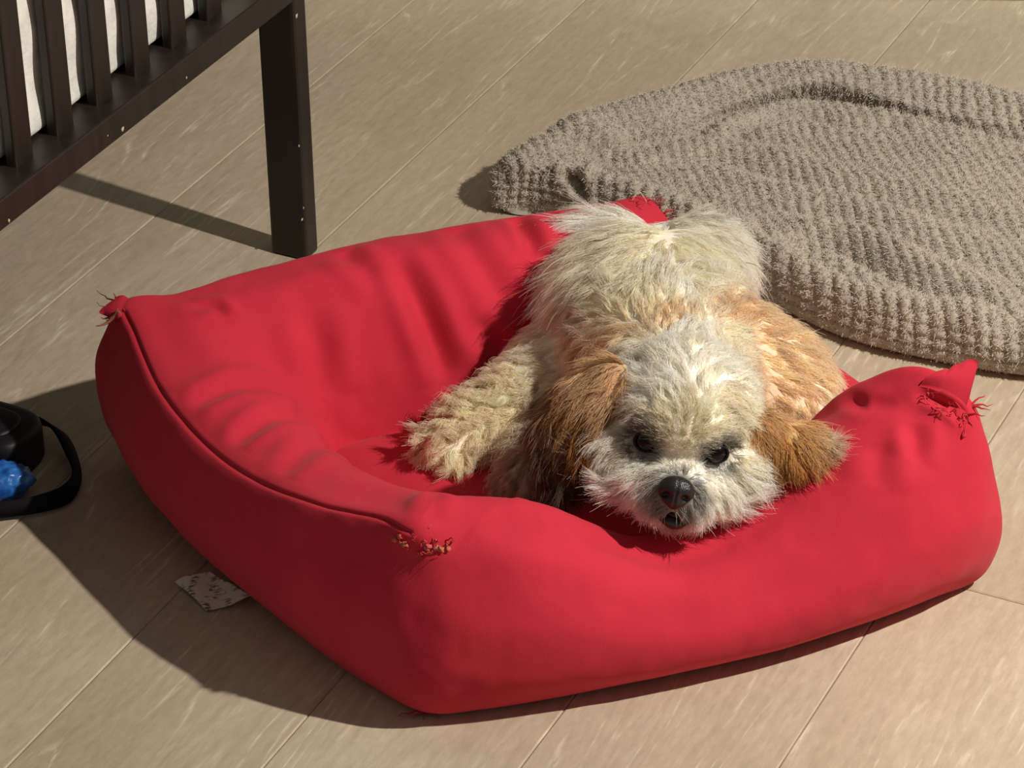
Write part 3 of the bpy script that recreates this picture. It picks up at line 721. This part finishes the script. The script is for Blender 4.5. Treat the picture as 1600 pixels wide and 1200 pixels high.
class Coat:
    """fur guides: at each control point a lie direction, length, lift, curl and colour"""
    def __init__(s): s.P, s.D, s.A, s.C = [], [], [], []
    def add(s, p, d, length, lift, curl, col):
        s.P.append(p); s.D.append(unit(np.asarray(d, float))); s.A.append((length, lift, curl)); s.C.append(lin(col))
    def done(s): s.P, s.D, s.A, s.C = map(lambda a: np.array(a, float), (s.P, s.D, s.A, s.C))
    def at(s, X, power=2.2):
        out = []
        for i in range(0, len(X), 4000):
            x = X[i:i + 4000]; d2 = ((x[:, None] - s.P[None]) ** 2).sum(-1) + 4e-5; wg = d2 ** (-power); wg /= wg.sum(1, keepdims=True)
            out.append((wg @ s.D, wg @ s.A, wg @ s.C))
        return [np.concatenate(a) for a in zip(*out)]
def grow(V, N, T, coat, n_guides, n_strands, seed, r0=.00025, S=8, skip=None, clump=.75, gravity=.25, weight=None, colvar=.16, gweight=None):
    rs_ = RS(seed)
    GP, gk, gb = sample_tris(V, T, n_guides, rs_, weight if gweight is None else gweight)
    def nrm(k, b): return unit(N[T[k, 0]] * b[0][:, None] + N[T[k, 1]] * b[1][:, None] + N[T[k, 2]] * b[2][:, None])
    GN = nrm(gk, gb); fd, fa, fc = coat.at(GP)
    ft = unit(fd - (fd * GN).sum(-1, keepdims=True) * GN + 1e-6)
    L_, lift, curl = fa[:, 0] * rs_.uniform(.75, 1.2, n_guides), fa[:, 1], fa[:, 2]
    e2 = np.cross(GN, ft)
    jit = rs_.normal(0, 1, (n_guides, 1)) * (0.22 + 0.35 * curl[:, None])
    ftj = unit(ft + e2 * jit)
    d0 = unit(GN * lift[:, None] + ftj * (1 - lift[:, None]))
    t = np.linspace(0, 1, S)
    path = np.zeros((n_guides, S, 3)); cur = GP - GN * .0015; path[:, 0] = cur
    om = rs_.uniform(5, 9, n_guides) * (0.7 + curl); ph = rs_.uniform(0, 6.28, n_guides); sg = rs_.choice([-1, 1], n_guides)
    for k in range(1, S):
        f = t[k]
        d = d0 * (1 - .75 * f)[..., None] if np.ndim(f) else d0 * (1 - .75 * f)
        d = d + ftj * .75 * f + np.array([0, 0, -1.0]) * gravity * f
        ang = om * f + ph
        d = unit(d) + (curl * (.35 + .65 * f))[:, None] * (np.sin(ang)[:, None] * e2 + (sg * np.cos(ang))[:, None] * GN * .8)
        cur = cur + unit(d) * (L_ / (S - 1))[:, None]; path[:, k] = cur
    SP, sk, sb = sample_tris(V, T, n_strands, rs_, weight); SN = nrm(sk, sb)
    if skip is not None:
        ok = ~skip(SP); SP, SN = SP[ok], SN[ok]
    kd = KDTree(n_guides)
    for i, p in enumerate(GP): kd.insert(p, i)
    kd.balance()
    gi = np.fromiter((kd.find(p)[1] for p in SP), int, len(SP))
    n = len(SP); ls = rs_.uniform(.70, 1.12, (n, 1, 1)); ls[rs_.rand(n) < .04] *= 1.3
    rel = (path[gi] - path[gi][:, :1]) * ls
    tt = t[None, :, None]; toG = (GP[gi] - SP)[:, None]
    P = (SP - SN * .0012)[:, None] + rel + toG * (np.clip(clump + .2 * curl[gi], 0, .93)[:, None, None] * tt ** .8) + rs_.normal(0, 1, (n, 1, 3)) * .0022 * tt ** 1.5 + SN[:, None] * 0.001 * tt
    rad = r0 * (1 - .72 * t[None] ** 1.6) * rs_.uniform(.75, 1.2, (n, 1))
    gv = 1 + rs_.normal(0, colvar * .55, n_guides)
    col = fc[gi] * np.clip(gv[gi] + rs_.normal(0, colvar * .5, n), .55, 1.4)[:, None]
    col = np.clip(col, 0, .96)
    return P, rad, np.repeat(col[:, None], S, 1)

def build_dog():
    root = empty('dog', g(1040, 560, .03)); tag(root, 'small fluffy cream and apricot dog lying with chin on the red rim', 'dog')
    inv = np.array(root.location)
    # ---- head frame
    E = g(1066, 699, .168)
    Hf = unit(np.array([-.07, -1.0, -.10])); Hx = np.array([1.0, 0, -.17]); Hx = unit(Hx - (Hx @ Hf) * Hf); Hu = np.cross(Hx, Hf); HB = np.array([Hx, Hf, Hu])
    if Hu[2] < 0: Hu = -Hu; HB[2] = Hu
    hp = lambda x, f, u: E + Hx * x + Hf * f + Hu * u
    balls = [
        (hp(0, -.050, .004), (.055, .052, .047), HB), (hp(0, -.022, .012), (.044, .034, .034), HB),            # skull, brow
        (hp(-.036, -.026, -.024), (.036, .036, .029), HB), (hp(.036, -.026, -.024), (.036, .036, .029), HB), (hp(-.026, .000, -.030), (.026, .026, .020), HB), (hp(.026, .000, -.030), (.026, .026, .020), HB),    # cheeks
        (hp(0, .018, -.020), (.025, .030, .017), HB), (hp(-.012, .022, -.028), (.017, .022, .015), HB), (hp(.012, .022, -.028), (.017, .022, .015), HB),   # muzzle, lips
        (hp(0, .012, -.042), (.020, .024, .012), HB), (hp(0, -.02, -.040), (.034, .035, .018), HB),              # jaw
    ]
    # ---- trunk, lying on its belly, rump far, shoulders near
    c = g
    balls += chain([c(1000, 420, .064), c(1000, 462, .082), c(1008, 500, .112), c(1035, 552, .112), c(1060, 610, .120), c(1064, 655, .140)], [.050, .060, .080, .086, .068, .055], 16)
    balls += [(c(1080, 408, .116), (.044, .044, .040), None), (c(925, 430, .076), (.046, .046, .042), None)]       # thighs
    balls += chain([c(1120, 575, .098), c(1190, 605, .092), c(1235, 640, .082)], [.066, .058, .046], 7)           # far shoulder
    balls += chain([c(960, 560, .090), c(890, 590, .078), c(830, 630, .066), c(770, 660, .060), c(730, 684, .056), c(706, 700, .054)], [.060, .050, .040, .030, .024, .021], 18)  # near fore leg
    balls += [(c(696, 702, .053), (.020, .018, .014), None), (c(712, 716, .050), (.018, .016, .012), None)]         # paw
    balls += chain([c(930, 640, .070), c(860, 700, .060), c(822, 750, .060), c(808, 772, .060)], [.040, .030, .022, .018], 10)   # other paw, tucked under the ear
    balls += chain([c(1020, 400, .110), c(985, 385, .130), c(935, 376, .138), c(900, 386, .134), c(880, 404, .128)], [.028, .024, .020, .015, .010], 12)      # tail
    me, V, N, T = balls_mesh(balls, .0042, 5)
    bv = BVHTree.FromPolygons([tuple(v) for v in V], [tuple(map(int, t)) for t in T])
    CR, WH, AP, TAN, GO, DK, GR, PW_ = (252, 244, 226), (254, 250, 240), (246, 226, 196), (232, 204, 166), (190, 146, 88), (58, 49, 44), (190, 174, 154), (250, 240, 216)
    coat = Coat()
    def ctl(px, py, dx, dy, length, lift, curl, col, bvh=bv): coat.add(hit(bvh, px, py), CX * dx - CU * dy, length, lift, curl, col)
    # head top and brow
    for a in [(1050, 560, -.2, -1, .030, .28, .40, WH), (980, 585, -1, -.4, .030, .3, .50, WH), (1120, 575, .7, -.6, .028, .25, .40, WH), (1060, 610, -.3, -.5, .028, .28, .45, WH), (975, 640, -1, .3, .030, .25, .45, WH),
              (1010, 630, -.8, -.2, .026, .28, .45, WH), (1140, 625, .9, .0, .026, .35, .5, CR), (1080, 650, .2, -.6, .018, .35, .45, CR), (1040, 665, -.3, -.7, .013, .3, .35, CR), (960, 690, -1, .7, .026, .25, .35, WH),
              (1100, 672, .5, -.5, .013, .3, .35, CR), (1165, 670, 1, .5, .022, .3, .35, WH), (1066, 700, 0, -1, .007, .2, .15, CR), (1064, 730, 0, -1, .006, .15, .10, WH),
              (1000, 668, -.6, -.4, .010, .25, .3, CR), (1118, 685, .6, -.3, .009, .25, .3, CR),
              (985, 700, -1, .3, .010, .2, .2, CR), (1010, 716, -.7, .4, .008, .15, .1, WH), (1118, 735, .7, .4, .009, .15, .1, WH), (1150, 712, 1, .4, .012, .2, .2, CR),
              # muzzle and cheeks
              (1020, 755, -1, .35, .016, .25, .2, WH), (985, 745, -1, .35, .022, .25, .25, WH), (945, 745, -1, .15, .034, .25, .25, CR), (925, 775, -1, .30, .034, .22, .25, WH), (955, 790, -.9, .5, .030, .25, .25, WH), (1095, 765, .9, .6, .016, .3, .2, WH), (1130, 770, .8, .7, .022, .3, .25, WH), (1170, 735, 1, .6, .034, .3, .3, WH),
              (1025, 790, -.7, .8, .016, .3, .15, WH), (1085, 795, .5, 1, .018, .3, .2, WH), (985, 800, -.6, .8, .022, .25, .2, WH), (1050, 835, 0, 1, .016, .3, .2, CR), (1110, 815, .4, 1, .020, .35, .25, WH), (1150, 790, .8, .7, .030, .3, .3, WH), (1020, 825, -.3, 1, .018, .25, .2, CR),
              # neck, shoulders
              (1000, 540, -.7, -.5, .026, .3, .4, CR), (1080, 520, .2, -1, .026, .3, .35, WH), (1150, 530, .8, -.5, .026, .3, .3, CR), (1170, 500, .8, -.6, .024, .3, .3, TAN), (1200, 570, 1, .2, .022, .28, .22, AP), (1250, 590, 1, .4, .020, .28, .2, AP), (1270, 640, .6, 1, .020, .28, .2, AP), (1220, 630, .8, .6, .020, .28, .2, AP), (1290, 640, .6, .9, .018, .3, .2, CR),
              # back
              (950, 450, -.5, -.9, .022, .5, .3, CR), (1030, 432, .0, -1, .022, .5, .25, WH), (1120, 445, .4, -1, .022, .5, .25, WH), (880, 480, -.9, -.5, .022, .45, .3, CR),
              (1000, 470, -.1, -1, .024, .3, .3, CR), (1080, 470, .3, -1, .024, .3, .3, WH), (930, 500, -.9, -.2, .024, .3, .35, CR), (960, 540, -.8, .2, .024, .3, .35, AP), (1050, 500, 0, -1, .022, .3, .3, AP), (1130, 480, .6, -.8, .024, .3, .3, TAN), (1190, 500, .9, -.1, .022, .3, .2, AP),
              (880, 530, -.9, .5, .024, .3, .45, CR), (920, 560, -.7, .7, .024, .3, .45, AP), (870, 570, -.9, .4, .026, .35, .7, CR), (840, 560, -.9, .2, .026, .35, .6, CR),
              # fore leg, curly
              (820, 600, -.8, .1, .034, .5, 1.1, PW_), (770, 630, -.9, .1, .036, .5, 1.2, PW_), (720, 660, -1, .0, .036, .5, 1.2, PW_), (800, 660, -.5, .6, .034, .5, 1.2, PW_), (740, 700, -.5, .8, .030, .45, 1.1, PW_), (680, 690, -1, .2, .032, .45, 1.1, PW_), (660, 720, -1, .5, .024, .35, .7, PW_), (700, 735, -.2, 1, .018, .35, .6, PW_), (850, 640, -.4, .8, .024, .35, .8, GR),
              (830, 700, -.3, 1, .020, .3, .5, GR), (815, 755, -.2, 1, .016, .25, .25, GR), (860, 740, -.2, 1, .020, .3, .3, GR),
              # rump and tail
              (1000, 335, -.6, .5, .034, .15, .2, WH), (1050, 335, .2, .8, .030, .15, .2, WH), (1100, 338, .8, .6, .034, .15, .2, WH), (940, 335, -1, .2, .040, .15, .2, WH),
              (1000, 420, -.1, 1, .030, .25, .15, CR), (960, 430, -.8, .5, .040, .25, .2, CR), (900, 440, -1, .45, .050, .25, .25, CR), (870, 450, -1, .5, .050, .25, .3, CR), (1040, 400, .2, 1, .034, .25, .15, CR), (1090, 380, .4, .9, .042, .25, .2, CR), (1130, 400, .6, .9, .046, .28, .25, WH), (1150, 430, .6, .9, .040, .3, .25, WH), (1090, 430, .3, .9, .034, .25, .2, CR), (1060, 350, .4, .6, .036, .3, .25, WH), (1110, 350, .8, .4, .040, .3, .25, WH),
              (1000, 350, -.9, .0, .046, .3, .25, WH), (950, 350, -1, .05, .060, .25, .25, WH), (900, 365, -1, .15, .062, .22, .3, WH), (870, 390, -1, .45, .060, .22, .35, WH), (940, 385, -1, .5, .056, .22, .3, CR), (985, 385, -.5, .9, .036, .2, .15, CR)]:
        ctl(*a)
    coat.done()
    # facial features
    def on(px, py): return hit(bv, px, py)
    eL, eR = on(1011, 690), on(1118, 707); nz = on(1056, 768); mo = on(1052, 812)
    view = lambda p: unit(CAM - p)
    nose_c = nz + Hf * .000; 
    def skip(P):
        s = (np.linalg.norm(P - eL, axis=1) < .0098) | (np.linalg.norm(P - eR, axis=1) < .0096)
        s |= np.linalg.norm((P - nose_c), axis=1) < .0122
        s |= (np.linalg.norm((P - mo) @ np.diag([.5, 1, 1.1]), axis=1) < .0085)
        return s
    fd, fa, fc = coat.at(V)
    def stain(X, C):                                     # dark hair around eyes and mouth
        for p, r_, k in ((eL, .0165, .96), (eR, .0155, .96), (mo, .013, .85), (nose_c, .0180, .75)):
            w_ = np.exp(-(np.linalg.norm(X - p, axis=1) / r_) ** 4) * k; C = C * (1 - w_[:, None]) + lin((52, 40, 34)) * w_[:, None]
        return C
    skin = stain(V, fc) * .95; w_ = (np.exp(-(np.linalg.norm(V - nose_c, axis=1) / .0175) ** 6) * .92)[:, None]; skin = skin * (1 - w_) + lin((46, 38, 36)) * w_
    add_color(me, 'fur_color', np.clip(skin, 0, 1))
    me.vertices.foreach_set('co', (V - inv).astype(np.float32).ravel()); me.update(); me.materials.append(M_SKIN)
    body = link('body', me, None, root)
    cen = V[T].mean(1); face = np.exp(-(np.linalg.norm(cen - hp(0, .005, -.015), axis=1) / .055) ** 4)
    leg = np.exp(-(seg_dist(cen, [c(860, 600, .075), c(770, 660, .060), c(696, 704, .053)])[0] / .045) ** 4)
    tail = np.exp(-(seg_dist(cen, [c(1010, 390, .12), c(935, 380, .13), c(880, 420, .11)])[0] / .05) ** 4)
    P, R_, C = grow(V, N, T, coat, 8500, 200000, 8, skip=skip, r0=.00024, clump=.68, weight=1 + 3.0 * face + .5 * leg, gweight=(1 + 2.5 * face) * (1 - .58 * leg) * (1 - .4 * tail))
    n, S, _ = P.shape; c0 = stain(P[:, 0], C[:, 0]); C = np.repeat(c0[:, None], S, 1)
    hair_object('coat', P - inv, R_, C, M_FUR, body)
    # ---- ears
    def ear(name_label, pts, rads, flat, ctls, seed, nstr):
        bl = []
        PP = spline(np.array(pts), 10); RR = np.interp(np.linspace(0, 1, 10), np.linspace(0, 1, len(rads)), rads)
        ax = unit(PP[-1] - PP[0]); nn = unit(flat - (flat @ ax) * ax); sd = np.cross(ax, nn); B = np.array([ax, sd, nn])
        for p, r_ in zip(PP, RR): bl.append((p, (r_ * .8, r_, .0065), B))
        m_, v_, n_, t_ = balls_mesh(bl, .003, 4); b_ = BVHTree.FromPolygons([tuple(x) for x in v_], [tuple(map(int, q)) for q in t_])
        ct = Coat()
        for (px, py, dx, dy, ln, lf, cu, col) in ctls: ct.add(hit(b_, px, py), CX * dx - CU * dy, ln, lf, cu, col)
        ct.done(); _, _, cc = ct.at(v_)
        m_.materials.clear(); add_color(m_, 'fur_color', cc * .8); m_.vertices.foreach_set('co', (v_ - inv).astype(np.float32).ravel()); m_.update(); m_.materials.append(M_SKIN)
        o = link('ear', m_, None, root); o['label'] = name_label
        P, R_, C = grow(v_, n_, t_, ct, 900, nstr, seed, S=8, clump=.7, gravity=.35)
        hair_object('ear_fringe', P - inv, R_, C, M_FUR, o)
    DG = (92, 76, 62)
    ear('floppy golden ear with dark grey fringe', [hp(-.060, -.050, .020), hp(-.078, -.036, .002), hp(-.088, -.026, -.022), hp(-.086, -.018, -.044)], [.018, .025, .027, .020], np.array([-.6, -.7, .5]),
        [(940, 605, -.7, .6, .028, .2, .3, TAN), (915, 625, -.6, .8, .034, .2, .25, GO), (880, 645, -.7, .7, .036, .2, .3, (176, 152, 120)), (925, 660, -.3, 1, .036, .15, .2, (176, 130, 76)), (895, 690, -.4, 1, .038, .15, .2, (124, 100, 76)), (860, 690, -.4, 1, .034, .2, .25, (122, 108, 94)), (930, 705, -.2, 1, .034, .12, .15, DG), (900, 735, -.2, 1, .034, .15, .2, DG), (865, 735, -.2, 1, .032, .15, .2, (110, 94, 80)), (905, 765, -.1, 1, .030, .15, .15, DK)], 31, 16000)
    GP_ = (212, 168, 106)
    ear('floppy golden ear spread over the red rim', [hp(.060, -.040, .004), hp(.078, -.034, -.002), hp(.094, -.032, .000), hp(.106, -.030, .001)], [.014, .019, .019, .012], np.array([.25, -.45, .85]),
        [(1195, 645, .6, .8, .022, .2, .2, (230, 200, 156)), (1205, 668, .3, 1, .026, .12, .15, GP_), (1230, 655, .8, .6, .024, .15, .2, (232, 198, 148)), (1225, 690, .3, 1, .026, .12, .15, GP_), (1255, 678, .8, .6, .026, .12, .2, (230, 198, 152)), (1215, 715, .2, 1, .022, .12, .15, (180, 126, 66)), (1275, 682, .9, .4, .024, .12, .2, (236, 220, 196)), (1295, 685, 1, .1, .024, .15, .3, (230, 218, 202)), (1250, 700, .5, .8, .024, .12, .15, (206, 156, 92))], 32, 14000)
    # ---- eyes
    M_EYE = simple('dark_eye', (8, 6, 5), .22, .3); M_RIM = simple('eye_rim', (16, 13, 12), .6, .3)
    for p in (eL, eR):
        d = unit(view(p) * .55 + Hf * .45); c0 = p - d * .0035; B = np.array([unit(np.cross(Hu, d)), unit(Hu - (Hu @ d) * d), d])
        bm = bmesh.new(); bmesh.ops.create_uvsphere(bm, u_segments=32, v_segments=20, radius=.0094)
        for v in bm.verts: v.co = v.co + Vector(c0 - inv)
        m_ = bpy.data.meshes.new('eye'); bm.to_mesh(m_); bm.free(); e_ = link('eye', m_, M_EYE, root); e_['label'] = 'glossy dark eye'
        ang = np.linspace(0, 2 * math.pi, 40, endpoint=False); rp = [c0 + B[0] * math.cos(a) * .0098 + B[1] * math.sin(a) * .0080 + B[2] * .0036 for a in ang]
        rp.append(rp[0]); v2, f2 = tube(rp, .0012, 8); link('eyelid', mesh_np('eyelid', np.array(v2) - inv, f2), M_RIM, e_)
    # ---- nose leather with nostrils
    t = NT('nose_leather'); tc = t.node('ShaderNodeTexCoord'); vz = t.node('ShaderNodeTexVoronoi', i_Scale=900.0); t.l(tc.outputs['Object'], vz.inputs['Vector'])
    t.b.inputs['Base Color'].default_value = l4(27, 25, 28); t.b.inputs['Roughness'].default_value = .38; t.bump(vz.outputs['Distance'], .5, .0005)
    d = unit(Hf * .8 + np.array([0, -.3, .45])); nu = unit(Hu - (Hu @ d) * d); nx = unit(np.cross(nu, d)); nx = nx if nx @ Hx > 0 else -nx
    bm = bmesh.new(); bmesh.ops.create_icosphere(bm, subdivisions=5, radius=1.0); co = []
    for v in bm.verts:
        x, y, z = v.co; wd_ = 1.0 + .12 * y - .42 * max(0, -y) ** 1.3                 # broad top, narrow to the lip
        p = np.array([x * .0145 * wd_, y * .0134, z * .0100])
        for s in (-1, 1):                                                               # nostrils and their side slits
            q = ((p[0] - s * .0070) / .0034) ** 2 + ((p[1] + .0015) / .0030) ** 2
            if z > 0: p[2] -= .0062 * math.exp(-q)
            q2 = ((p[0] - s * .0105) / .0030) ** 2 + ((p[1] + .0035) / .0014) ** 2
            if z > 0: p[2] -= .0030 * math.exp(-q2)
        if z > 0: p[2] -= .0014 * math.exp(-(p[0] / .0010) ** 2) * (1 if p[1] < .004 else .3)   # middle groove
        v.co = Vector(nose_c + d * .0012 - nu * .0008 + nx * p[0] + nu * p[1] + d * p[2] - inv)
    m_ = bpy.data.meshes.new('nose'); bm.to_mesh(m_); bm.free(); o = link('nose', m_, t.m, root); o['label'] = 'black leathery nose'
    # ---- dark lips
    M_LIP = simple('dark_lip', (46, 38, 38), .42, .4, noise=.2, scale=400)
    lp = [mo + nx * x + nu * y + d * z for x, y, z in [(-.0140, .0040, .0020), (-.009, .0005, .0065), (-.003, -.0015, .0085), (.003, -.0018, .0085), (.009, .0005, .0065), (.0140, .0035, .0020)]]
    v2, f2 = tube(spline(np.array(lp), 24), np.interp(np.linspace(0, 1, 24), [0, .3, .5, .7, 1], [.0014, .0042, .0050, .0042, .0014]), 10); o = link('lip', mesh_np('lip', np.array(v2) - inv, f2), M_LIP, root); o['label'] = 'dark grey lower lip'
    up_ = [q + nu * .0062 + d * .0006 for q in lp]; v2, f2 = tube(spline(np.array(up_), 24), np.interp(np.linspace(0, 1, 24), [0, .5, 1], [.0008, .0020, .0008]), 8); link('lip', mesh_np('lip', np.array(v2) - inv, f2), M_LIP, root)
    # ---- a few long stray hairs off the rump
    sp = [((985, 318), (998, 300), (1012, 318)), ((1115, 348), (1140, 358), (1168, 355)), ((1165, 410), (1185, 418), (1188, 445)), ((1170, 445), (1178, 465), (1178, 480))]
    PP = np.array([spline(np.array([g(*a, .15), g(*b, .16), g(*c_, .15)]), 9) for a, b, c_ in sp])
    hair_object('stray_hairs', PP - inv, np.broadcast_to(np.linspace(.0007, .0003, 9), (len(sp), 9)), np.broadcast_to(lin((236, 224, 200)), PP.shape), M_FUR, body)
build_dog()
